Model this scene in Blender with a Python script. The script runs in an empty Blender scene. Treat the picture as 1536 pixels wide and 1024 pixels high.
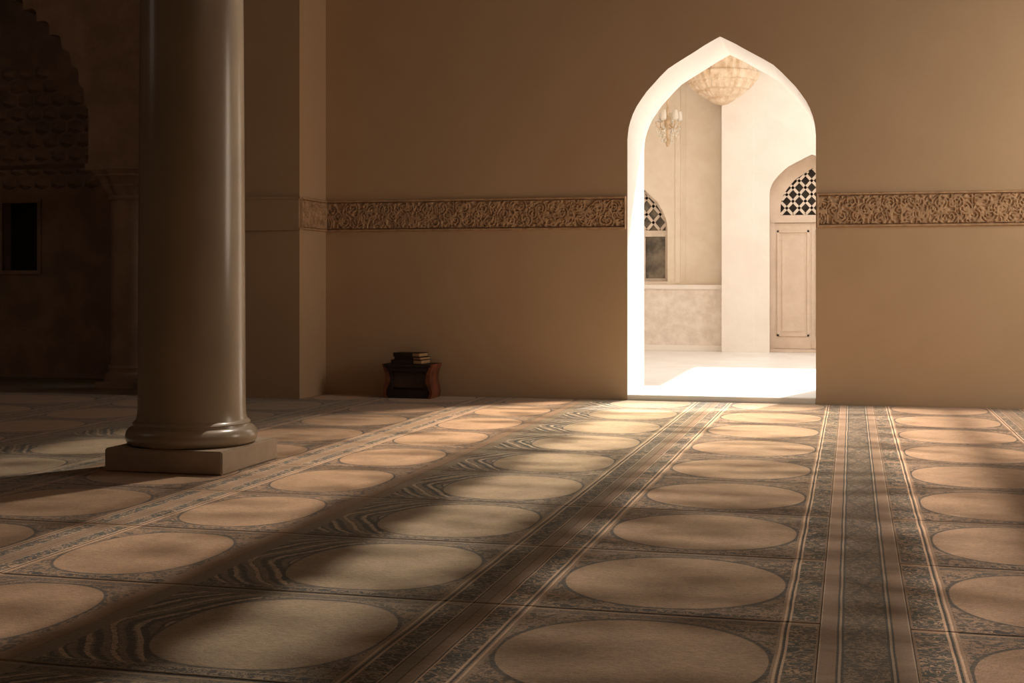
import bpy, bmesh, math, random
from mathutils import Vector, Matrix, noise
random.seed(7)
S = bpy.context.scene
C = S.collection
PI = math.pi

# ------------------------------------------------------------------ node math helper
class N:
    """tiny expression builder over shader math nodes"""
    def __init__(s, nt, sock): s.nt, s.s = nt, sock
    def op(s, o, *a):
        n = s.nt.nodes.new('ShaderNodeMath'); n.operation = o
        for i, v in enumerate((s,) + a):
            if isinstance(v, N): s.nt.links.new(v.s, n.inputs[i])
            else: n.inputs[i].default_value = v
        return N(s.nt, n.outputs[0])
    def __add__(s, o): return s.op('ADD', o)
    __radd__ = __add__
    def __sub__(s, o): return s.op('SUBTRACT', o)
    def __rsub__(s, o): return (s * -1) + o
    def __mul__(s, o): return s.op('MULTIPLY', o)
    __rmul__ = __mul__
    def __truediv__(s, o): return s.op('DIVIDE', o)
    def abs(s): return s.op('ABSOLUTE')
    def pw(s, e): return s.op('POWER', e)
    def mod(s, e): return s.op('FLOORED_MODULO', e)
    def sin(s): return s.op('SINE')
    def lt(s, v): return s.op('LESS_THAN', v)
    def gt(s, v): return s.op('GREATER_THAN', v)
    def mx(s, v): return s.op('MAXIMUM', v)
    def mn(s, v): return s.op('MINIMUM', v)
    def ss(s, a, b):
        n = s.nt.nodes.new('ShaderNodeMapRange'); n.interpolation_type = 'SMOOTHSTEP'
        s.nt.links.new(s.s, n.inputs[0]); n.inputs[1].default_value = a; n.inputs[2].default_value = b
        return N(s.nt, n.outputs[0])
    def rng(s, a, b, c, d):
        n = s.nt.nodes.new('ShaderNodeMapRange'); s.nt.links.new(s.s, n.inputs[0])
        for i, v in enumerate((a, b, c, d)): n.inputs[i+1].default_value = v
        return N(s.nt, n.outputs[0])

def mixc(nt, f, a, b):
    n = nt.nodes.new('ShaderNodeMix'); n.data_type = 'RGBA'
    if isinstance(f, N): nt.links.new(f.s, n.inputs[0])
    else: n.inputs[0].default_value = f
    for i, v in ((6, a), (7, b)):
        if isinstance(v, N): nt.links.new(v.s, n.inputs[i])
        else: n.inputs[i].default_value = (*v, 1)
    return N(nt, n.outputs[2])

def vec(nt, x, y, z=0.0):
    n = nt.nodes.new('ShaderNodeCombineXYZ')
    for i, v in enumerate((x, y, z)):
        if isinstance(v, N): nt.links.new(v.s, n.inputs[i])
        else: n.inputs[i].default_value = v
    return N(nt, n.outputs[0])

def tnoise(nt, v, scale, detail=2, rough=.5, dist=0, dim='3D'):
    n = nt.nodes.new('ShaderNodeTexNoise'); n.noise_dimensions = dim
    nt.links.new(v.s, n.inputs['Vector'])
    n.inputs['Scale'].default_value = scale; n.inputs['Detail'].default_value = detail
    n.inputs['Roughness'].default_value = rough; n.inputs['Distortion'].default_value = dist
    return N(nt, n.outputs[0])

def objco(nt):
    t = nt.nodes.new('ShaderNodeTexCoord'); sp = nt.nodes.new('ShaderNodeSeparateXYZ')
    nt.links.new(t.outputs['Object'], sp.inputs[0])
    return N(nt, t.outputs['Object']), N(nt, sp.outputs[0]), N(nt, sp.outputs[1]), N(nt, sp.outputs[2])

def newmat(name):
    m = bpy.data.materials.new(name); m.use_nodes = True
    return m, m.node_tree, m.node_tree.nodes['Principled BSDF']

def bump(nt, b, h, strength=.3, dist=.01):
    n = nt.nodes.new('ShaderNodeBump'); n.inputs['Strength'].default_value = strength
    n.inputs['Distance'].default_value = dist
    nt.links.new(h.s, n.inputs['Height']); nt.links.new(n.outputs[0], b.inputs['Normal'])

def mat(name, col, col2=None, rough=.7, scale=3, bs=.15, bscale=60, bdist=.004, coat=0, metal=0, detail=4, spec=.5):
    m, nt, b = newmat(name)
    o, x, y, z = objco(nt)
    c2 = col2 or tuple(c*.86 for c in col)
    f = tnoise(nt, o, scale, detail, .6)
    nt.links.new(mixc(nt, f.ss(.3, .7), col, c2).s, b.inputs['Base Color'])
    b.inputs['Roughness'].default_value = rough
    b.inputs['Coat Weight'].default_value = coat; b.inputs['Coat Roughness'].default_value = .12
    b.inputs['Metallic'].default_value = metal
    b.inputs['Specular IOR Level'].default_value = spec
    if bs: bump(nt, b, tnoise(nt, o, bscale, 3), bs, bdist)
    return m

M = {}
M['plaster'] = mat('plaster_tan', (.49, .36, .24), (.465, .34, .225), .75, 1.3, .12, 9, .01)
M['relief'] = mat('carved_plaster', (.52, .36, .23), (.38, .25, .155), .8, 14, .25, 90, .004)
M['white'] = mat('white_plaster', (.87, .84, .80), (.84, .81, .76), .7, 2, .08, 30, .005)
M['courtwall'] = mat('cream_plaster', (.84, .80, .745), (.80, .75, .69), .8, 2.2, .25, 14, .012)
M['baywall'] = mat('warm_cream_plaster', (.82, .735, .63), (.76, .66, .54), .8, 3.0, .25, 12, .012)
M['textured'] = mat('rough_cream_plaster', (.80, .735, .66), (.68, .60, .52), .85, 7, .7, 9, .02)
M['courtfloor'] = mat('pale_marble_floor', (.86, .84, .81), (.78, .75, .71), .35, 1.5, 0)
M['corbel'] = mat('corbel_stone', (.82, .70, .55), (.66, .49, .33), .8, 9, .5, 30, .01)
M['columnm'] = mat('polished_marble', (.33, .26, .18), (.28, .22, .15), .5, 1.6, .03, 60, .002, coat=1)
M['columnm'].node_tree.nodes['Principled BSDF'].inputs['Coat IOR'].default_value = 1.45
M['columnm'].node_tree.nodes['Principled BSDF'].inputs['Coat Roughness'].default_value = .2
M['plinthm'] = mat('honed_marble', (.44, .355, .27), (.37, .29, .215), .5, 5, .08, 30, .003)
M['darkstone'] = mat('brown_stone', (.40, .28, .20), (.30, .205, .145), .85, 3, .4, 25, .01)  # mottled brown stone for the arcade and left wall
M['wood'] = mat('reddish_dark_wood', (.26, .085, .040), (.10, .032, .018), .5, 8, .15, 40, .003)
M['darkwood'] = mat('blackened_wood', (.035, .020, .014), (.022, .014, .011), .55, 8, .1, 40, .003)
M['panelwood'] = mat('faded_brown_wood', (.11, .070, .050), (.08, .05, .035), .6, 8, .1, 40, .003)
M['cover'] = mat('dark_leather', (.03, .018, .013), (.02, .013, .01), .6, 20, .2, 120, .002)
M['pages'] = mat('aged_paper', (.50, .33, .17), (.40, .25, .12), .8, 60, .1, 200, .001)
M['doorpaint'] = mat('pinkish_cream_paint', (.66, .54, .44), (.60, .48, .385), .6, 4, .3, 22, .006)
M['lattice'] = mat('lattice_plaster', (.70, .60, .50), None, .7, 6, .05, 40, .004)
M['void'] = mat('dark_opening', (.10, .085, .07), (.06, .05, .045), .5, 3, 0)  # dark colour stands in for the unlit space behind lattice and window
M['black'] = mat('black_opening', (.012, .010, .009), None, .6, 3, 0)
M['brass'] = mat('aged_gold', (.70, .55, .38), (.50, .36, .22), .4, 12, 0, metal=.3)
M['floorm'] = mat('stone_floor', (.25, .20, .15), None, .7, 3, .1)
m, nt, b = newmat('smoked_window_glass')
o, x, y, z = objco(nt)
nt.links.new(mixc(nt, tnoise(nt, o, 3.5, 5, .7).ss(.35, .7), (.055, .05, .042), (.26, .22, .17)).s, b.inputs['Base Color'])
b.inputs['Roughness'].default_value = .2; M['glass'] = m
m, nt, b = newmat('crystal'); b.inputs['Base Color'].default_value = (.92, .87, .78, 1)
b.inputs['Roughness'].default_value = .15; b.inputs['Transmission Weight'].default_value = .35; M['crystal'] = m

# ------------------------------------------------------------------ mesh helpers
def bx(bm, x0, x1, y0, y1, z0, z1, bev=0):
    r = bmesh.ops.create_cube(bm, size=1)
    for v in r['verts']:
        v.co = Vector((x0 + (v.co.x+.5)*(x1-x0), y0 + (v.co.y+.5)*(y1-y0), z0 + (v.co.z+.5)*(z1-z0)))
    if bev:
        es = list({e for v in r['verts'] for e in v.link_edges})
        bmesh.ops.bevel(bm, geom=es, offset=bev, segments=2, affect='EDGES')
    return r

def lathe(bm, prof, cx=0, cy=0, n=64, cap=True, sq=None):
    rings = []
    for r, z in prof:
        ring = []
        for i in range(n):
            a = 2*PI*i/n; rr = r
            if sq: rr = sq(r, z, a)
            ring.append(bm.verts.new((cx+rr*math.cos(a), cy+rr*math.sin(a), z)))
        rings.append(ring)
    for a, b_ in zip(rings, rings[1:]):
        for i in range(n): bm.faces.new((a[i], a[(i+1) % n], b_[(i+1) % n], b_[i]))
    if cap:
        bm.faces.new(list(reversed(rings[0]))); bm.faces.new(rings[-1])

def bar(bm, p, q, w, d):
    """rectangular bar from p to q, width w in plane XZ, depth d along Y"""
    p, q = Vector(p), Vector(q); t = (q-p)
    L = t.length
    if L < 1e-5: return
    t /= L; side = Vector((t.z, 0, -t.x))
    vs = []
    for e in (p, q):
        for a, c in ((-1, -1), (1, -1), (1, 1), (-1, 1)):
            vs.append(bm.verts.new(e + side*a*w/2 + Vector((0, c*d/2, 0))))
    for f in ((0,1,2,3),(7,6,5,4),(0,4,5,1),(1,5,6,2),(2,6,7,3),(3,7,4,0)):
        bm.faces.new([vs[i] for i in f])

def obj(name, bm, m, parent=None, smooth=False, loc=None):
    bmesh.ops.recalc_face_normals(bm, faces=bm.faces)
    me = bpy.data.meshes.new(name)
    if loc:
        L = Vector(loc)
        for v in bm.verts: v.co -= L
    bm.to_mesh(me); bm.free()
    for mm in (m if isinstance(m, (list, tuple)) else [m]): me.materials.append(mm)
    o = bpy.data.objects.new(name, me); C.objects.link(o)
    if loc: o.location = loc
    if smooth:
        for p in me.polygons: p.use_smooth = True
        try: me.set_sharp_from_angle(angle=math.radians(38))
        except Exception: pass
    if parent:
        o.parent = parent
        if not loc:
            o.matrix_parent_inverse = Matrix.Translation(-parent.location) if parent.rotation_euler.z == 0 else Matrix.Identity(4)
    return o

def tag(o, label=None, cat=None, kind=None, group=None):
    if label: o['label'] = label
    if cat: o['category'] = cat
    if kind: o['kind'] = kind
    if group: o['group'] = group
    return o

def struct(name, bm, m, label=None, cat=None, **k):
    return tag(obj(name, bm, m, **k), label, cat, 'structure')

def empty(name, loc, rz=0):
    o = bpy.data.objects.new(name, None); C.objects.link(o); o.location = loc
    o.rotation_euler = (0, 0, rz); o.empty_display_size = .1
    return o

# measured profile of the pointed opening, normalised to half width and rise
ARCH = [(0,0),(.006,.06),(.014,.123),(.033,.19),(.06,.26),(.10,.335),(.155,.41),(.21,.48),(.275,.545),(.355,.625),(.44,.70),(.54,.758),(.64,.812),(.74,.866),(.835,.92),(.92,.962),(1,1)]
def arch_pts(x0, x1, zs, zt, prof=ARCH):
    hw = (x1-x0)/2; L = [(x0+s*hw, zs+t*(zt-zs)) for s, t in prof]
    R = [(x1-s*hw, zs+t*(zt-zs)) for s, t in reversed(prof[:-1])]
    return L + R

def arch_wall(bm, X0, X1, Z0, Z1, pts, y0, y1, zb, midx=0, ridx=1):
    """wall slab with one arched opening; pts run left spring -> tip -> right spring, zb the foot of the opening"""
    pts = [(pts[0][0], zb)] + list(pts) + [(pts[-1][0], zb)]
    xa, xb = pts[0][0], pts[-1][0]
    for y in (y0, y1):
        def q(*c):
            f = bm.faces.new([bm.verts.new((a, y, b_)) for a, b_ in c]); f.material_index = midx
        q((X0, Z0), (xa, Z0), (xa, Z1), (X0, Z1))
        q((xb, Z0), (X1, Z0), (X1, Z1), (xb, Z1))
        if zb > Z0: q((xa, Z0), (xb, Z0), (xb, zb), (xa, zb))
        for (a, az), (b_, bz) in zip(pts[1:-1], pts[2:-1]):
            if abs(a-b_) > 1e-6: q((a, az), (b_, bz), (b_, Z1), (a, Z1))
    for (a, az), (b_, bz) in zip(pts, pts[1:]):
        f = bm.faces.new([bm.verts.new(p) for p in ((a, y0, az), (b_, y0, bz), (b_, y1, bz), (a, y1, az))])
        f.material_index = ridx
    for x in (X0, X1):
        f = bm.faces.new([bm.verts.new(p) for p in ((x, y0, Z0), (x, y1, Z0), (x, y1, Z1), (x, y0, Z1))])
    for z in (Z0, Z1):
        f = bm.faces.new([bm.verts.new(p) for p in ((X0, y0, z), (X1, y0, z), (X1, y1, z), (X0, y1, z))])
    bmesh.ops.remove_doubles(bm, verts=bm.verts, dist=1e-5)

YW = 13.15       # inner face of the back wall
TH = 1.10        # its thickness
DX0, DX1 = -2.163, -.333
HC = 6.6         # ceiling

# ------------------------------------------------------------------ shell of the hall
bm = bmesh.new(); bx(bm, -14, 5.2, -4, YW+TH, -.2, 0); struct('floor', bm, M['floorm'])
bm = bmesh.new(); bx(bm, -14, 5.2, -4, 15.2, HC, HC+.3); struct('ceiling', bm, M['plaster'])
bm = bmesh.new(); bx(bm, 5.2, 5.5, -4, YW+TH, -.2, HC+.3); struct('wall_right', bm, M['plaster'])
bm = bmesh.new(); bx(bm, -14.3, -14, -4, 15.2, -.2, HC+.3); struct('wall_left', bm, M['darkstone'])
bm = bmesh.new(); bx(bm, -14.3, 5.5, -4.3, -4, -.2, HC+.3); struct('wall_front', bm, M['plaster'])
bm = bmesh.new()
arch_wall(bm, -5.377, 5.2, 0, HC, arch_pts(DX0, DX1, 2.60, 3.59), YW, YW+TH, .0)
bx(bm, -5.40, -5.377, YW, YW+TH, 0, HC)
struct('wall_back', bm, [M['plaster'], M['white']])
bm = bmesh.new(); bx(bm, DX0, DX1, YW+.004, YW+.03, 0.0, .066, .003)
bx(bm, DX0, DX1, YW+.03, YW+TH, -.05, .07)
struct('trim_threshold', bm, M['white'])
bm = bmesh.new(); bx(bm, -6.62, -5.377, 12.46, 14.25, 0, HC); struct('wall_pier', bm, M['plaster'])

# the dark arcade left of the pier: scalloped arches, recess behind
def scallop(x0, x1, zs, zt, n):
    """pointed arch edge made of small lobes"""
    base = arch_pts(x0, x1, zs, zt, [(0,0),(.03,.16),(.08,.32),(.17,.48),(.30,.63),(.46,.77),(.64,.88),(.82,.95),(1,1)])
    # resample by length
    seg = [0]
    for a, b_ in zip(base, base[1:]): seg.append(seg[-1]+math.dist(a, b_))
    T = seg[-1]; out = []
    def at(t):
        for i in range(len(seg)-1):
            if t <= seg[i+1] or i == len(seg)-2:
                k = (t-seg[i])/(seg[i+1]-seg[i]); a, b_ = base[i], base[i+1]
                return a[0]+(b_[0]-a[0])*k, a[1]+(b_[1]-a[1])*k
    m_ = (x0+x1)/2
    for i in range(n*6+1):
        t = T*i/(n*6); x, z = at(t)
        ph = abs(math.sin(PI*i/6)); d = T/n*.42*ph
        cx, cz = m_, zs-.2
        L = math.hypot(x-cx, z-cz); x += (x-cx)/L*d; z += (z-cz)/L*d
        out.append((min(max(x, x0-.0001), x1+.0001) if z < zs+.02 else x, z))
    for i in range(1, len(out)):
        if out[i][0] <= out[i-1][0]: out[i] = (out[i-1][0]+.0005, out[i][1])
    sh = out[-1][0]
    return out
bm = bmesh.new()
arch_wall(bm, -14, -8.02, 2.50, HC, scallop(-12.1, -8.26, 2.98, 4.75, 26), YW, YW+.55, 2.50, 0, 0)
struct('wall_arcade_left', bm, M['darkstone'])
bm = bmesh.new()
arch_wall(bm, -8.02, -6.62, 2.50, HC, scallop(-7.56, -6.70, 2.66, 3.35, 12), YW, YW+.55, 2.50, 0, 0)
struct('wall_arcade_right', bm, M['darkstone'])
bm = bmesh.new()
# recess wall with its small window
wx0, wx1, wz0, wz1, ry = -10.29, -9.79, 1.33, 2.17, 14.6
bx(bm, -14, wx0, ry, ry+.3, 0, HC); bx(bm, wx1, -6.4, ry, ry+.3, 0, HC)
bx(bm, wx0, wx1, ry, ry+.3, 0, wz0); bx(bm, wx0, wx1, ry, ry+.3, wz1, HC)
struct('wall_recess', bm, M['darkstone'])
bm = bmesh.new(); bx(bm, -14, -6.4, YW+TH, 15.2, -.2, 0); struct('floor_recess', bm, M['floorm'])
bm = bmesh.new()
for a in ((wx0-.05, wx0, wz0-.05, wz1+.05), (wx1, wx1+.05, wz0-.05, wz1+.05), (wx0, wx1, wz0-.05, wz0), (wx0, wx1, wz1, wz1+.05)):
    bx(bm, a[0], a[1], ry-.03, ry+.02, a[2], a[3])
w = struct('window_1', bm, M['darkstone'])
bm = bmesh.new(); bx(bm, wx0, wx1, ry+.16, ry+.19, wz0, wz1); obj('dark_backing', bm, M['black'], w)  # black sheet standing in for the unlit depth of the window
# honeycomb carving above the recess window
bm = bmesh.new()
random.seed(3)
for r in range(9):
    for c in range(11):
        x = -11.35+c*.23+(r % 2)*.115; z = 2.42+r*.17
        if abs(x+10.25)/1.25 + max(0, z-3.2)/1.1 > 1.0: continue
        s = .10
        vs = [bm.verts.new((x+a*s, ry-.003, z+b_*s*.9)) for a, b_ in ((-1, -.6), (0, -1), (1, -.6), (1, .6), (0, 1), (-1, .6))]
        ap = bm.verts.new((x, ry-.10-.02*random.random(), z-.03))
        for i in range(6): bm.faces.new((vs[i], vs[(i+1) % 6], ap))
struct('trim_honeycomb', bm, M['darkstone'])

# ------------------------------------------------------------------ carved frieze (relief is real geometry)
def relief_h(u, v, w_, h):
    """arabesque relief: rows of scrolling stems with leaf ends"""
    e = min(v, h-v)
    if e < .022: return .030 if e > .006 else .022
    if e < .032: return .0
    # interlacing vines: contour ridges of a warped periodic field plus spiral curls
    k = .30
    cell = math.floor(u/k); cu = (u/k-cell-.5)*k; cv = v-h/2
    flip = 1 if cell % 2 == 0 else -1; cv2 = cv*flip
    best = 1
    for ox, oz, s in ((-.075, .055, 1), (.075, -.055, -1), (.0, .0, 1), (-.13, -.075, -1), (.13, .075, 1)):
        dx, dz = cu-ox, cv2-oz
        r = math.hypot(dx, dz); a = math.atan2(dz, dx)*s
        d = abs(((r/.030 - a/(2*PI)) + .5) % 1 - .5)*.030
        if r < .075: best = min(best, d)
    n_ = noise.noise(Vector((u*17, v*17, 1.7)))*.6 + noise.noise(Vector((u*30, v*30, 5)))*.4
    best = min(best, abs(n_)*.045)
    return .006 + .020*max(0, 1-(best/.0085)**2)

def frieze(name, p0, p1, z0a, z1a, z0b, z1b, nrm, step=.007):
    L = (Vector(p1)-Vector(p0)).length; h = ((z1a-z0a)+(z1b-z0b))/2
    nu = max(2, int(L/step)); nv = int(h/step)
    bm = bmesh.new(); g = []
    for i in range(nu+1):
        row = []
        for j in range(nv+1):
            u = L*i/nu; v = h*j/nv; t = i/nu
            d = relief_h(u, v, L, h) if 0 < i < nu else 0
            if (u < .02 or L-u < .02) and 0 < i < nu: d = .030
            if j in (0, nv): d = 0
            zz = (z0a+(z0b-z0a)*t)+((z1a-z0a)+((z1b-z0b)-(z1a-z0a))*t)*j/nv
            p = Vector(p0).lerp(Vector(p1), t)
            row.append(bm.verts.new((p.x+nrm[0]*d, p.y+nrm[1]*d, zz)))
        g.append(row)
    for i in range(nu):
        for j in range(nv): bm.faces.new((g[i][j], g[i+1][j], g[i+1][j+1], g[i][j+1]))
    return struct(name, bm, M['relief'], smooth=True)
FB, FT = 1.712, 2.045
frieze('trim_1', (-5.377, YW), (DX0-.012, YW), FB, FT, FB, FT, (0, -1))
frieze('trim_2', (DX1+.012, YW), (5.2, YW), FB, FT, FB, FT, (0, -1))
frieze('trim_3', (-5.377, 12.46), (-5.377, YW-.03), FB, FT, FB, FT, (1, 0))
bm = bmesh.new(); bx(bm, -6.62, -5.377, 12.445, 12.47, FB, FT, .004)
bx(bm, -6.62, -5.36, 12.435, 12.47, FT-.02, FT+.003); bx(bm, -6.62, -5.36, 12.435, 12.47, FB-.003, FB+.02)
struct('trim_4', bm, M['plaster'])

# ------------------------------------------------------------------ main column
CX, CY = -4.125, 7.83
PB = .014                                     # top of the carpet
col = empty('marble_column', (CX, CY, PB))
tag(col, 'polished beige marble column with round moulded base on a square plinth, standing on the carpet', 'column')
bm = bmesh.new(); bx(bm, -4.515, -3.715, 7.43, 8.24, PB, .158, .008); obj('plinth', bm, M['plinthm'], col, True)
bm = bmesh.new()
lathe(bm, [(.385,.158),(.405,.17),(.415,.19),(.417,.215),(.41,.243),(.392,.263),(.372,.272),(.368,.285),(.372,.292),(.362,.305),(.350,.312)], CX, CY, 96)
obj('base_moulding', bm, M['columnm'], col, True)
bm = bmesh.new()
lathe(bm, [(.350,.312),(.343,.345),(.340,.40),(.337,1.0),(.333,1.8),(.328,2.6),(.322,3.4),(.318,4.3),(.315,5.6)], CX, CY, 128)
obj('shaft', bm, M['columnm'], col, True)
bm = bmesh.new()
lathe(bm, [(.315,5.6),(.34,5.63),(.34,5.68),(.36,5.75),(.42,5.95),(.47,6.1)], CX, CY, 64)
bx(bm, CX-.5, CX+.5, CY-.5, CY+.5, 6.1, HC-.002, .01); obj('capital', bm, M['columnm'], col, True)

# arcade column in the shadows
ax, ay = -7.88, YW+.27
ac = empty('arcade_column', (ax, ay, 0))
tag(ac, 'slender stone column with flared leafy capital in the dark arcade behind', 'column')
bm = bmesh.new(); bx(bm, ax-.25, ax+.25, ay-.25, ay+.25, 0, .08, .01)
lathe(bm, [(.24,.08),(.245,.12),(.235,.16),(.20,.18),(.195,.2),(.205,.23),(.19,.26)], ax, ay, 48); obj('base', bm, M['darkstone'], ac, True)
bm = bmesh.new(); lathe(bm, [(.175,.26),(.168,.32),(.166,2.12)], ax, ay, 48); obj('shaft', bm, M['darkstone'], ac, True)
bm = bmesh.new()
lathe(bm, [(.19,2.10),(.20,2.125),(.185,2.15),(.20,2.17),(.225,2.22),(.245,2.25),(.235,2.27),(.27,2.33),(.31,2.36),(.30,2.38),(.33,2.42)], ax, ay, 96,
      sq=lambda r, z, a: r*(1+.10*math.cos(8*a)*(1 if z > 2.16 else 0))*(1+.10*max(0, (z-2.2)/.2)*abs(math.sin(2*a))))
bx(bm, ax-.34, ax+.34, ay-.30, ay+.28, 2.42, 2.499, .008)
obj('capital', bm, M['darkstone'], ac, True)

# ------------------------------------------------------------------ low table with three books
T0 = Vector((-4.345, 12.93, .0135))
tb = empty('low_table', T0)
tag(tb, 'small dark reddish wooden table with curved end boards by the wall, holding books', 'table')
prof = [(.0,0),(.012,.03),(.015,.07),(.006,.12),(-.006,.16),(-.010,.20),(-.006,.25),(.008,.29),(.020,.32),(.024,.345)]
iprof = [(.0,0),(.018,.03),(.022,.07),(.0,.12),(-.022,.16),(-.024,.20),(-.010,.25),(.010,.29),(.016,.32),(.016,.345)]
for s in (-1, 1):
    bm = bmesh.new(); W = .245
    ring = []
    for y in (-.15, .15):
        o_ = [(s*(W+p), y, z) for p, z in prof]; i_ = [(s*(W+p-.035), y, z) for p, z in reversed(iprof)]
        ring.append([bm.verts.new((T0.x+a, T0.y+b_, T0.z+c)) for a, b_, c in o_+i_])
    n_ = len(prof)
    for r in ring:
        for k in range(n_-1): bm.faces.new((r[k], r[k+1], r[2*n_-2-k], r[2*n_-1-k]))
    for k in range(2*n_): bm.faces.new((ring[0][k], ring[0][(k+1) % (2*n_)], ring[1][(k+1) % (2*n_)], ring[1][k]))
    obj('end_board', bm, M['wood'], tb, True)
def tbox(name, x0, x1, y0, y1, z0, z1, m, bev=.004):
    bm = bmesh.new(); bx(bm, T0.x+x0, T0.x+x1, T0.y+y0, T0.y+y1, T0.z+z0, T0.z+z1, bev); return obj(name, bm, m, tb, True)
tbox('table_top', -.25, .25, -.165, .165, .315, .345, M['darkwood'])
tbox('apron', -.225, .225, -.150, -.130, .27, .314, M['darkwood'])
tbox('back_board', -.225, .225, -.08, -.06, .10, .314, M['panelwood'])
tbox('base_board', -.225, .225, -.14, .12, .0, .085, M['darkwood'])
tbox('upright', -.225, -.165, -.145, -.10, .086, .269, M['darkwood'])
zt = T0.z+.3455
for i, (dx, dy, L, D, H_, rz, lab) in enumerate([
        (-.005, -.02, .34, .22, .042, -.10, 'thick dark book at the bottom of the stack on the low table'),
        (.015, -.025, .31, .20, .028, -.24, 'thin dark book in the middle of the stack on the low table'),
        (-.01, -.015, .30, .19, .040, -.16, 'dark book with pale page edges on top of the stack on the low table')]):
    bk = empty('book', (T0.x+dx, T0.y+dy, zt), rz); tag(bk, lab, 'book', group='books stacked on the low table')
    bm = bmesh.new()
    bx(bm, -L/2, L/2, -D/2, D/2, 0, .005); bx(bm, -L/2, L/2, -D/2, D/2, H_-.005, H_)
    bx(bm, -L/2, L/2*.45, -D/2-.004, -D/2+.004, 0, H_)
    bx(bm, -L/2-.002, -L/2+.004, -D/2, D/2, 0, H_)
    obj('cover', bm, M['cover'], bk)
    bm = bmesh.new(); bx(bm, -L/2+.005, L/2-.006, -D/2+.005, D/2-.005, .0052, H_-.0052); obj('pages', bm, M['pages'], bk)
    zt += H_+.0008

# ------------------------------------------------------------------ carpets
P = 1.085; R0 = 4.73
def carpet_mat(name, w, a, b, hue, left='band', right='band', swirl=False, pe=2.4):
    """w width; a, b the border margins left and right; hue field colour"""
    m, nt, bs = newmat(name)
    o, x, y, z = objco(nt)
    wob = tnoise(nt, o, 3.0, 2) - .5
    x0_, y0_ = x, y
    x = x + wob*.010; y = y + (tnoise(nt, o, 2.3, 2)-.5)*.012
    q = y.mod(P)
    dark, mid, light = (.040, .040, .032), tuple(c*.62 for c in hue), tuple(min(1, c*1.25+.08) for c in hue)
    green = (.050, .058, .045)
    n1 = tnoise(nt, o, 30, 2, .5, 1.2); n2 = tnoise(nt, o, 17, 2, .5, 1.5); fine = tnoise(nt, o, 160, 2, .6)
    # stretch the motifs across the weave in the side borders
    mp = nt.nodes.new('ShaderNodeMapping'); nt.links.new(o.s, mp.inputs[0]); mp.inputs['Scale'].default_value = (1, 1.6, 1)
    n3 = tnoise(nt, N(nt, mp.outputs[0]), 19, 1.5, .5, 1.6)
    squig = 1-((n3-.5).abs().ss(.026, .050))
    vine = 1-((n1-.5).abs().ss(.020, .05))
    leaf = n2.ss(.53, .57)
    # --- field and oval
    fx0, fx1 = a, w-b
    cx = (fx0+fx1)/2; A = (fx1-fx0)/2*.985; B = P/2-.098
    ex = ((x-cx).abs()/A).pw(pe) + ((q-P/2).abs()/B).pw(pe)
    infield = ex.lt(1.0)
    fieldc = mixc(nt, tnoise(nt, o, 6, 4, .7).ss(.3, .75), hue, tuple(c*.74 for c in hue))
    fieldc = mixc(nt, tnoise(nt, o, 55, 3, .7).ss(.40, .70)*.5, fieldc, tuple(c*.5 for c in hue))
    span = mixc(nt, vine.mx(leaf*.9)*.9, tuple(c*.72 for c in hue), dark)
    if swirl:
        # concentric flowing bands that sweep round the left end of the oval
        xe = x - ((q-P/2)/B).pw(2)*.26 + (q*15).sin()*.022 + (n2-.5)*.03
        wv = (xe*(2*PI/.060)).sin(); wv2 = (xe*(2*PI/.095)+1).sin()
        sw = mixc(nt, wv.ss(-.45, .35), (.055, .060, .046), tuple(c*.64 for c in hue))
        sw = mixc(nt, wv2.gt(.75), sw, light)
        sw = mixc(nt, vine*.55, sw, dark)
        span = mixc(nt, (x-cx*.62).lt(0), span, sw)
    c = mixc(nt, infield, span, fieldc)
    ring = (ex-1.03).abs().lt(.045)*(n1.rng(.35, .6, .8, 1))
    c = mixc(nt, ring*.85, c, dark)
    # --- row borders: narrow bands each side of every row seam
    e = q.op('MINIMUM', (P-q))
    rb = e.lt(.082)
    side = q.gt(P/2)                        # the band behind the seam is darker than the one before
    rbc = mixc(nt, vine.mx(n1.gt(.62)), mixc(nt, side, (.022, .024, .022), tuple(c_*.50 for c_ in hue)), mixc(nt, side, tuple(c_*.80 for c_ in hue), (.05, .05, .04)))
    rbc = mixc(nt, (e-.078).abs().lt(.004), rbc, tuple(c_*.75 for c_ in hue))
    rbc = mixc(nt, e.lt(.024), rbc, tuple(c_*.66 for c_ in hue))
    rbc = mixc(nt, e.lt(.0085), rbc, (.022, .016, .012))
    c = mixc(nt, rb, c, rbc)
    # --- side borders, distances measured in from the strip edge
    def sideband(c, d, margin, kind):
        if kind == 'none':
            c = mixc(nt, d.lt(.075), c, tuple(v*.62 for v in hue)); return c
        pl = margin*.20
        lo = .30
        if kind == 'flush': pl, lo = .006, .06
        body = mixc(nt, squig, green, tuple(v*.98+.03 for v in hue))
        c = mixc(nt, d.lt(margin), c, tuple(v*.70 for v in hue))
        c = mixc(nt, (d-margin*.90).abs().lt(.004), c, light)
        c = mixc(nt, (d-margin*.82).abs().lt(.004), c, dark)
        c = mixc(nt, (d-margin*.76).abs().lt(.004), c, light)
        inb = d.lt(margin*.73)*d.gt(margin*lo)
        c = mixc(nt, inb*(1-e.lt(.030)), c, body)
        if kind != 'flush':
            c = mixc(nt, (d-margin*.285).abs().lt(.003), c, light)
            c = mixc(nt, (d-margin*.255).abs().lt(.003), c, dark)
        c = mixc(nt, d.lt(pl), c, tuple(v*.56 for v in hue))
        return c
    c = sideband(c, x, a, left)
    c = sideband(c, w-x, b, right)
    c = mixc(nt, fine.ss(.42, .75)*.35, c, (.05, .04, .03))
    nt.links.new(c.s, bs.inputs['Base Color'])
    bs.inputs['Roughness'].default_value = .92
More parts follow.
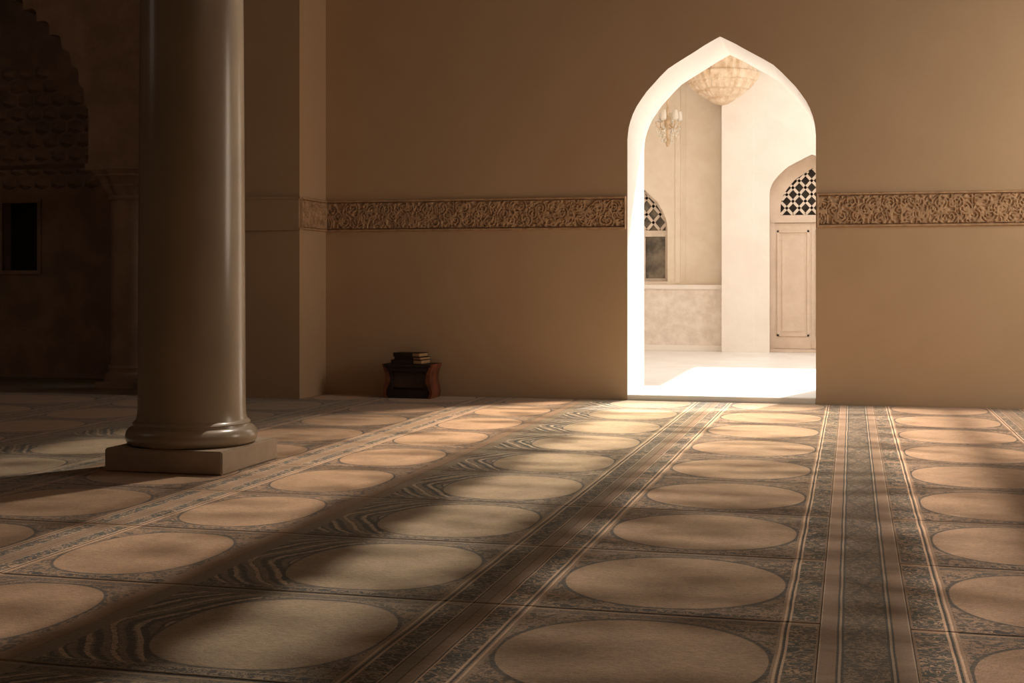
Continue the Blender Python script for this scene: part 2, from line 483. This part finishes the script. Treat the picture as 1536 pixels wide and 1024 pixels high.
    bs.inputs['Specular IOR Level'].default_value = .25
    bs.inputs['Sheen Weight'].default_value = .38; bs.inputs['Sheen Roughness'].default_value = .45
    hgt = e.ss(0, .022)*1.8 + fine*.5 + tnoise(nt, o, 48, 3, .6)*.8 + infield*.35 - squig*.1
    bump(nt, bs, hgt, .9, .009)
    return m

def runner_mat(w):
    m, nt, bs = newmat('runner_weave')
    o, x, y, z = objco(nt)
    x = x + (tnoise(nt, o, 3.0, 2)-.5)*.008
    base = (.33, .215, .135)
    mp = nt.nodes.new('ShaderNodeMapping'); nt.links.new(o.s, mp.inputs[0]); mp.inputs['Scale'].default_value = (1, 1.35, 1)
    n3 = tnoise(nt, N(nt, mp.outputs[0]), 26, 2, .5, 1.6); fine = tnoise(nt, o, 160, 2, .6)
    sq = (n3-.5).abs().ss(.02, .07)
    # large lozenges behind the small scroll work
    loz = (((y/.62).mod(1)-.5).abs()*2 - ((x-w/2).abs()/(w*.30))).abs().lt(.10)
    body = mixc(nt, sq, (.36, .26, .165), (.085, .07, .048))
    body = mixc(nt, loz*.55, body, (.06, .055, .045))
    d = x.op('MINIMUM', (w-x))
    c = mixc(nt, d.lt(.058), body, base)
    c = mixc(nt, (d-.061).abs().lt(.0035), c, (.05, .05, .04))
    c = mixc(nt, (d-.069).abs().lt(.004), c, (.48, .36, .25))
    c = mixc(nt, (d-.077).abs().lt(.004), c, (.05, .05, .04))
    c = mixc(nt, d.lt(.006), c, (.50, .38, .27))
    c = mixc(nt, fine.ss(.42, .75)*.35, c, (.05, .04, .03))
    nt.links.new(c.s, bs.inputs['Base Color']); bs.inputs['Roughness'].default_value = .92
    bs.inputs['Specular IOR Level'].default_value = .25; bs.inputs['Sheen Weight'].default_value = .38
    wav = ((y*34 + (tnoise(nt, o, 4, 1)-.5)*14).sin())*d.lt(.058)
    bump(nt, bs, fine*.5 + tnoise(nt, o, 48, 3, .6)*.8 + wav*.35, .7, .007)
    return m

def carpet(name, x0, x1, m, label, y0=R0-2*P, y1=YW-.015):
    bm = bmesh.new()
    nx, ny = 6, 140
    g = [[bm.verts.new((x0+.0015+(x1-x0-.003)*i/nx, y0+(y1-y0)*j/ny, .0125+.0012*noise.noise(Vector(((x0+(x1-x0)*i/nx)*2.2, (y0+(y1-y0)*j/ny)*2.2, 0))))) for j in range(ny+1)] for i in range(nx+1)]
    for i in range(nx):
        for j in range(ny): bm.faces.new((g[i][j], g[i+1][j], g[i+1][j+1], g[i][j+1]))
    be = [e for e in bm.edges if e.is_boundary]
    r = bmesh.ops.extrude_edge_only(bm, edges=be)
    for v in r['geom']:
        if isinstance(v, bmesh.types.BMVert): v.co.z = .0005
    o = obj(name, bm, m, None, True, loc=(x0, y0, 0))
    return tag(o, label, 'carpet')
OR, OL, BR, RT = (.54, .335, .185), (.42, .315, .19), (.50, .34, .205), (.54, .345, .21)
carpet('carpet_runner', -.105, .195, runner_mat(.300), 'long narrow runner of dense dark scrollwork with plain edge bands, left of the right-hand carpet')
strips = [
 ('c1', -1.305, -.105, .19, .135, BR, 'band', 'flush', False, 'brown carpet strip of oval panels directly left of the narrow runner, leading to the doorway'),
 ('c2', -2.56, -1.305, .28, .19, OL, 'none', 'band', True, 'olive brown carpet strip of ovals with swirling dark waves at their left ends'),
 ('c3', -3.50, -2.56, .17, .10, OR, 'band', 'none', False, 'orange brown carpet strip of ovals between the olive strip and the column'),
 ('c4', -4.72, -3.50, .17, .17, OR, 'band', 'band', False, 'orange brown carpet strip running beneath the marble column'),
 ('c5', -5.95, -4.72, .29, .19, OL, 'none', 'band', True, 'olive carpet strip just left of the marble column'),
 ('c6', -7.15, -5.95, .17, .17, OR, 'band', 'band', False, 'dim orange carpet strip second to the left of the marble column'),
 ('c7', -9.0, -7.15, .17, .17, OR, 'band', 'band', False, 'farthest left carpet strip reaching to the dark arcade'),
 ('c8', .195, 1.36, .155, .15, RT, 'flush', 'band', False, 'orange brown carpet strip of ovals directly right of the narrow runner'),
 ('c9', 1.36, 2.60, .19, .17, BR, 'band', 'band', False, 'carpet strip at the far right edge, only a sliver showing by the wall'),
]
for n_, x0, x1, a, b_, hue, l, r, sw, lab in strips:
    carpet('prayer_carpet', x0, x1, carpet_mat('carpet_'+n_, x1-x0, a, b_, hue, l, r, sw, 2.1 if n_ == 'c1' else 2.4), lab, y1=12.44 if x1 < -5.9 else (YW-.015 if x0 > -5 else 12.44))
bm = bmesh.new(); bx(bm, -5.376, -4.72, 12.442, YW-.015, .0005, .0125)
tag(obj('carpet_offcut', bm, carpet_mat('carpet_offcut', .656, .05, .05, OR, 'none', 'none', False), None, False, loc=(-5.376, 12.325, 0)), 'small carpet piece filling the corner between the pier and the back wall', 'carpet')

# ------------------------------------------------------------------ courtyard
F = .07
bm = bmesh.new(); bx(bm, -7, 5, YW+TH, 22.6, -.2, F); struct('floor_courtyard', bm, M['courtfloor'])
PY_ = 21.3; CT = 4.86
AX0, AX1, AZS, AZT = -1.25, .054, 2.56, 3.17
bm = bmesh.new()
arch_wall(bm, -1.99, 5, 0, CT, arch_pts(AX0, AX1, AZS, AZT), PY_, PY_+.45, F)
struct('wall_courtyard', bm, [M['courtwall'], M['doorpaint']])
bm = bmesh.new(); bx(bm, -1.994, -1.50, PY_-.012, PY_+.02, F, CT-.05); struct('wall_courtyard_pilaster', bm, M['courtwall'])
bm = bmesh.new(); bx(bm, -1.99, 5, PY_+.75, PY_+1.0, 0, CT); struct('wall_courtyard_dark_back', bm, M['void'])
# bay wall with pointed window
BY = 21.85; bw = arch_pts(-3.75, -2.93, 2.02, 2.72)
bm = bmesh.new(); arch_wall(bm, -7, -1.99, F, CT, bw, BY, BY+.3, 1.19); struct('wall_bay', bm, [M['baywall'], M['lattice']])
bm = bmesh.new()
for xa, xb, d in ((-2.80, -2.72, .02), (-2.66, -2.635, .012)): bx(bm, xa, xb, BY-d, BY+.01, 1.16, CT-.05)
struct('trim_bay', bm, M['baywall'])
bm = bmesh.new(); bx(bm, -7, -1.992, 21.55, BY, F, 1.06); struct('wall_dado', bm, M['textured'])
bm = bmesh.new(); bx(bm, -7, -1.992, 21.52, BY, 1.06, 1.135, .012); bx(bm, -7, -1.992, 21.53, 21.56, F, .16, .004); struct('trim_dado', bm, M['courtwall'])
# cornice
bm = bmesh.new(); bx(bm, -7, 5, 20.75, 22.3, CT, CT+.25, .01); bx(bm, -7, 5, 20.95, 22.3, CT-.06, CT); struct('ceiling_cornice', bm, M['courtwall'])
bm = bmesh.new(); bx(bm, -7, -1.02, 17.45, 20.95, CT, CT+.2, .01); struct('ceiling_shade_canopy', bm, M['courtwall'])  # unseen canopy, added to cast the diagonal shadow on the court floor
# side walls of the court
bm = bmesh.new(); bx(bm, -7.3, -7, YW+TH, 22.6, 0, 4.6); struct('wall_courtyard_left', bm, M['courtwall'])
bm = bmesh.new(); bx(bm, 5, 5.3, YW+TH, 22.6, 0, 4.6); struct('wall_courtyard_right', bm, M['courtwall'])

# bay window: frame, mullions, glass
bm = bmesh.new(); wy = BY+.16
bx(bm, -3.75, -3.70, wy-.03, wy+.03, 1.19, 2.02); bx(bm, -2.985, -2.93, wy-.03, wy+.03, 1.19, 2.02)
bx(bm, -3.75, -2.93, wy-.04, wy+.04, 1.19, 1.24); bx(bm, -3.75, -2.93, wy-.05, wy+.04, 1.93, 2.03)
bx(bm, -3.365, -3.315, wy-.03, wy+.03, 1.24, 1.93)
for (a, c_), (d, e_) in zip(bw, bw[1:]): bar(bm, (a, wy, c_), (d, wy, e_), .09, .06)
win = struct('window_2', bm, M['lattice'])
def inside(poly_pts, x, z, m_=.0):
    """below the arch curve"""
    for (a, c_), (d, e_) in zip(poly_pts, poly_pts[1:]):
        if a <= x <= d: return z < c_+(e_-c_)*(x-a)/(d-a+1e-9)-m_
    return False
def lattice(bm, pts, z0, y, sp, wd, ang=52):
    xa, xb = pts[0][0], pts[-1][0]; zmx = max(p[1] for p in pts)
    t = math.tan(math.radians(ang))
    for s in (1, -1):
        k = -int(6/sp)
        while k*sp < 6:
            c0 = k*sp; run = None; n_ = 160
            for i in range(n_+1):
                x = xa+(xb-xa)*i/n_; zz = z0+s*t*(x-xa)+c0
                ok = zz > z0 and inside(pts, x, zz)
                if ok and run is None: run = (x, zz)
                if ok: last = (x, zz)
                if (not ok or i == n_) and run:
                    bar(bm, (run[0], y, run[1]), (last[0], y, last[1]), wd, .03); run = None
            k += 1
bm = bmesh.new(); lattice(bm, bw, 2.03, wy, .27, .045, 50); obj('lattice', bm, M['lattice'], win)
bm = bmesh.new(); bx(bm, -3.75, -2.93, wy+.045, wy+.055, 1.19, 2.73); obj('pane', bm, M['glass'], win)
bm = bmesh.new(); bx(bm, -3.9, -2.8, BY+.31, BY+.36, 1.0, 2.95); struct('wall_bay_dark_back', bm, M['void'])

# courtyard door: recess lining, tympanum lattice, leaf
dy = PY_+.28
inn = arch_pts(-1.095, -.10, 2.36, 2.98)
bm = bmesh.new()
# spandrel of the tympanum: ring between recess arch and lattice arch
outer = [(AX0, 2.24)]+arch_pts(AX0, AX1, AZS, AZT)+[(AX1, 2.24)]; inner = [(-1.095, 2.24)]+inn+[(-.10, 2.24)]
for y in (dy, dy+.05):
    vo = [bm.verts.new((a, y, c_)) for a, c_ in outer]; vi = [bm.verts.new((a, y, c_)) for a, c_ in inner]
    for i in range(len(vo)-1): bm.faces.new((vo[i], vo[i+1], vi[i+1], vi[i]))
for (a, c_), (e_, f_) in zip(inner, inner[1:]):
    bm.faces.new([bm.verts.new(p) for p in ((a, dy, c_), (e_, dy, f_), (e_, dy+.05, f_), (a, dy+.05, c_))])
bx(bm, AX0, AX1, dy-.02, dy+.05, 2.12, 2.24, .006)
bx(bm, AX0, -1.185, dy-.01, dy+.06, F+.05, 2.12, .004); bx(bm, -.011, AX1, dy-.01, dy+.06, F+.05, 2.12, .004)
bx(bm, AX0, AX1, dy-.10, dy+.10, F, F+.05, .005)
door = struct('door_1', bm, M['doorpaint'])
bm = bmesh.new(); lattice(bm, inner, 2.245, dy+.02, .215, .042, 48); obj('lattice', bm, M['lattice'], door)
bm = bmesh.new(); bx(bm, -1.185, -.011, dy+.02, dy+.06, F+.055, 2.115)
for xa, xb, za, zb in ((-1.15, -.65, .32, 2.0), (-.55, -.05, .32, 2.0)):
    # raised moulding around a sunken panel
    for q_ in ((xa, xa+.035, za, zb), (xb-.035, xb, za, zb), (xa, xb, za, za+.035), (xa, xb, zb-.035, zb)): bx(bm, q_[0], q_[1], dy, dy+.03, q_[2], q_[3], .004)
    bx(bm, xa+.07, xb-.07, dy+.008, dy+.03, za+.07, zb-.07, .01)
bx(bm, -.615, -.585, dy+.005, dy+.03, F+.06, 2.11, .004)
leaf = obj('door_leaf', bm, M['doorpaint'], door)
bm = bmesh.new(); bx(bm, AX0-.2, AX1+.2, dy+.20, dy+.22, F, AZT+.1); struct('wall_doorway_dark_back', bm, M['void'])

# tiered corbel below the cornice on the corner of the wall
bm = bmesh.new()
cz = [(.03,3.98),(.10,4.00),(.20,4.06),(.205,4.085),(.26,4.10),(.36,4.17),(.365,4.20),(.42,4.215),(.49,4.30),(.495,4.335),(.53,4.35),(.56,4.43),(.56,4.47),(.52,4.49),(.53,4.62),(.545,4.64),(.55,4.795)]
lathe(bm, cz, 0, 0, 96, True, sq=lambda r, z, a: r*(1+.045*abs(math.sin(a*(12 if int(z*12) % 2 else 9)))+.02*math.sin(a*31)))
cb = struct('trim_corbel', bm, M['corbel']); cb.location = (-1.99, 21.28, 0)
tag(cb, 'round tiered carved corbel of honeycomb stone under the courtyard cornice', 'corbel')

# small hanging crystal chandelier
hx, hy_ = -2.80, 20.9
ch = empty('crystal_chandelier', (hx, hy_, 3.28)); tag(ch, 'small crystal chandelier hanging in the courtyard beyond the doorway', 'chandelier')
bm = bmesh.new()
for i in range(16):
    z = 4.79-i*.05
    lathe(bm, [(.008, z-.03), (.014, z-.015), (.014, z), (.008, z+.012)], hx, hy_, 8)
lathe(bm, [(.012,3.30),(.03,3.34),(.05,3.42),(.03,3.48),(.02,3.60),(.05,3.66),(.06,3.74),(.03,3.80),(.015,3.95),(.015,4.06)], hx, hy_, 16)
obj('stem', bm, M['brass'], ch, True)
for k in range(6):
    a = 2*PI*k/6+.3; c_, s_ = math.cos(a), math.sin(a); bm = bmesh.new()
    pp = [(.04, 3.66), (.09, 3.60), (.14, 3.59), (.18, 3.64), (.185, 3.70)]
    for (r1, z1), (r2, z2) in zip(pp, pp[1:]):
        v1, v2 = Vector((hx+r1*c_, hy_+r1*s_, z1)), Vector((hx+r2*c_, hy_+r2*s_, z2))
        L = (v2-v1).length; mt = Matrix.Translation((v1+v2)/2) @ (v2-v1).to_track_quat('Z', 'Y').to_matrix().to_4x4()
        bmesh.ops.create_cone(bm, cap_ends=True, segments=8, radius1=.009, radius2=.009, depth=L*1.1, matrix=mt)
    arm = obj('arm', bm, M['brass'], ch, True)
    bm = bmesh.new(); lathe(bm, [(.02,3.70),(.045,3.72),(.052,3.76),(.045,3.83),(.035,3.86)], hx+.185*c_, hy_+.185*s_, 12); obj('glass_shade', bm, M['crystal'], arm, True)
    bm = bmesh.new()
    for r, z in ((.185, 3.62), (.13, 3.50), (.09, 3.42), (.16, 3.56)):
        lathe(bm, [(.002, z-.05), (.018, z-.02), (.012, z), (.002, z+.02)], hx+r*c_, hy_+r*s_, 6)
    obj('crystal_drops', bm, M['crystal'], arm)

# ------------------------------------------------------------------ light
w = bpy.data.worlds.new('World'); S.world = w; w.use_nodes = True
bg = w.node_tree.nodes['Background']; bg.inputs[0].default_value = (1, .985, .965, 1); bg.inputs[1].default_value = 2.8
sun = bpy.data.lights.new('sun', 'SUN'); sun.energy = 8; sun.angle = math.radians(1.2); sun.color = (1, .97, .92)
so = bpy.data.objects.new('sun', sun); C.objects.link(so)
el, az = math.radians(56), math.radians(17)
dirv = Vector((-math.sin(az)*math.cos(el), -math.cos(az)*math.cos(el), -math.sin(el)))
so.rotation_euler = dirv.to_track_quat('-Z', 'Y').to_euler()

# added spot lamp; a noise mask breaks its beam into patches on the carpets
LP = Vector((-2.3, 11.6, 6.35))
sp = bpy.data.lights.new('carpet_gobo_spot', 'SPOT'); sp.energy = 16000; sp.spot_size = math.radians(160); sp.spot_blend = .2
sp.shadow_soft_size = .09; sp.color = (1, .84, .69)
spo = bpy.data.objects.new('carpet_gobo_spot', sp); C.objects.link(spo); spo.location = LP
spo.rotation_euler = (0, 0, 0)                 # straight down: light axes = world axes
sp.use_nodes = True; nt = sp.node_tree; em = nt.nodes['Emission']
tc = nt.nodes.new('ShaderNodeTexCoord'); spx = nt.nodes.new('ShaderNodeSeparateXYZ'); nt.links.new(tc.outputs['Normal'], spx.inputs[0])
dx, dy_, dz = (N(nt, spx.outputs[i]) for i in range(3))
dzz = (dz*-1).mx(.02)
k = LP.z/1.0
fx = dx/dzz*k + LP.x; fy = dy_/dzz*k + LP.y
GS = 1
v = vec(nt, fx, fy)
nz = tnoise(nt, v, .9, 3, .55) - .5
mp = nt.nodes.new('ShaderNodeMapping'); nt.links.new(v.s, mp.inputs[0]); mp.inputs['Scale'].default_value = (.8, 3.2, 1)
st = tnoise(nt, N(nt, mp.outputs[0]), 1.6, 4, .6)
wx = fx + nz*.16 + (st-.5)*.35
# left lit strip, broad shade strip, lit strip, half shade, right strips
def win_(a, b, s=.10): return wx.ss(a-s, a+s)*(1-wx.ss(b-s, b+s))
A1 = win_(-3.62, -2.68, .05)
A0 = win_(-5.6, -3.72, .25)*.5
A2 = (fx+(st-.5)*.5+nz*.15).ss(-2.13, -2.02)*(1-(fx+(st-.5)*1.1+nz*.5).ss(-1.68, -1.50))
A3 = win_(-1.22, .62, .12)*(.22 + st.ss(.44, .58)*.5*wx.rng(-1.2, .1, 1.25, .55))
A4 = win_(.25, .80, .06)*.6 + win_(1.02, 2.6, .06)*.6*fy.ss(9.0, 9.6)
glow = ((wx+1.3)*(wx+1.3)*.30 + (fy-11.8)*(fy-11.8)*.13).op('MULTIPLY', -1).op('EXPONENT')
msk = (A0 + A1*1.1 + A2*1.2 + A3*1.1 + A4*1.3 + glow*2.6)
near = fy.rng(3.0, 9.5, .24, 1.3)
far = (1-fy.ss(12.6, 13.1))*(1-(fy-(fx+3.3)*1.0).ss(12.1, 12.5))
leftfar = 1-((fx*-1).ss(3.6, 5.2)*fy.ss(8.6, 10.4))
streak = st.ss(.38, .50)*.66+.34
msk = msk*near*far*leftfar*streak
msk = msk*(dz.lt(-.02))
# constant irradiance over the floor: undo 1/r^2 and cosine of the lamp
comp = (1.0/1.0)*(N(nt, dzz.s)).pw(-3.0)
msk = msk*comp.mn(9.0)*.10
nt.links.new(msk.s, em.inputs['Strength'])

def area(name, loc, target, sx, sy, e, colr):
    l = bpy.data.lights.new(name, 'AREA'); l.shape = 'RECTANGLE'; l.size = sx; l.size_y = sy; l.energy = e; l.color = colr
    o = bpy.data.objects.new(name, l); C.objects.link(o); o.location = loc
    o.rotation_euler = (Vector(target)-Vector(loc)).to_track_quat('-Z', 'Y').to_euler(); return o
area('right_fill', (3.5, 10.7, 2.7), (-1, 12.7, 1.3), 2, 2.6, 88, (1, .83, .65))  # added fill lamp, brightens pier and back wall from the right
area('hall_ambient', (1.8, 5.0, 6.2), (0, 12.5, 1), 5, 4, 28, (1, .84, .68))

area('left_fill', (-9.5, 6.0, 4.5), (-8.5, 13.0, 1.8), 2.5, 2.5, 8, (1, .86, .72))  # added dim fill lamp for the arcade and the column's left side
area('side_fill', (3.3, 11.7, 2.3), (1.2, 13.1, 1.3), 1.0, 1.6, 11, (1, .80, .60))  # added fill lamp grazing the right part of the back wall
# ------------------------------------------------------------------ camera
cam = bpy.data.cameras.new('camera'); co = bpy.data.objects.new('camera', cam); C.objects.link(co)
co.location = (0, 0, 1.2); co.rotation_euler = (PI/2, 0, .2494)
cam.sensor_width = 36; cam.lens = 2000/1536*36
cam.shift_y = -(512-421)/1536
cam.clip_start = .05; cam.clip_end = 200
S.camera = co
S.view_settings.view_transform = 'Standard'; S.view_settings.look = 'None'
S.view_settings.exposure = 0; S.view_settings.gamma = 1
S.cycles.max_bounces = 8; S.cycles.diffuse_bounces = 5
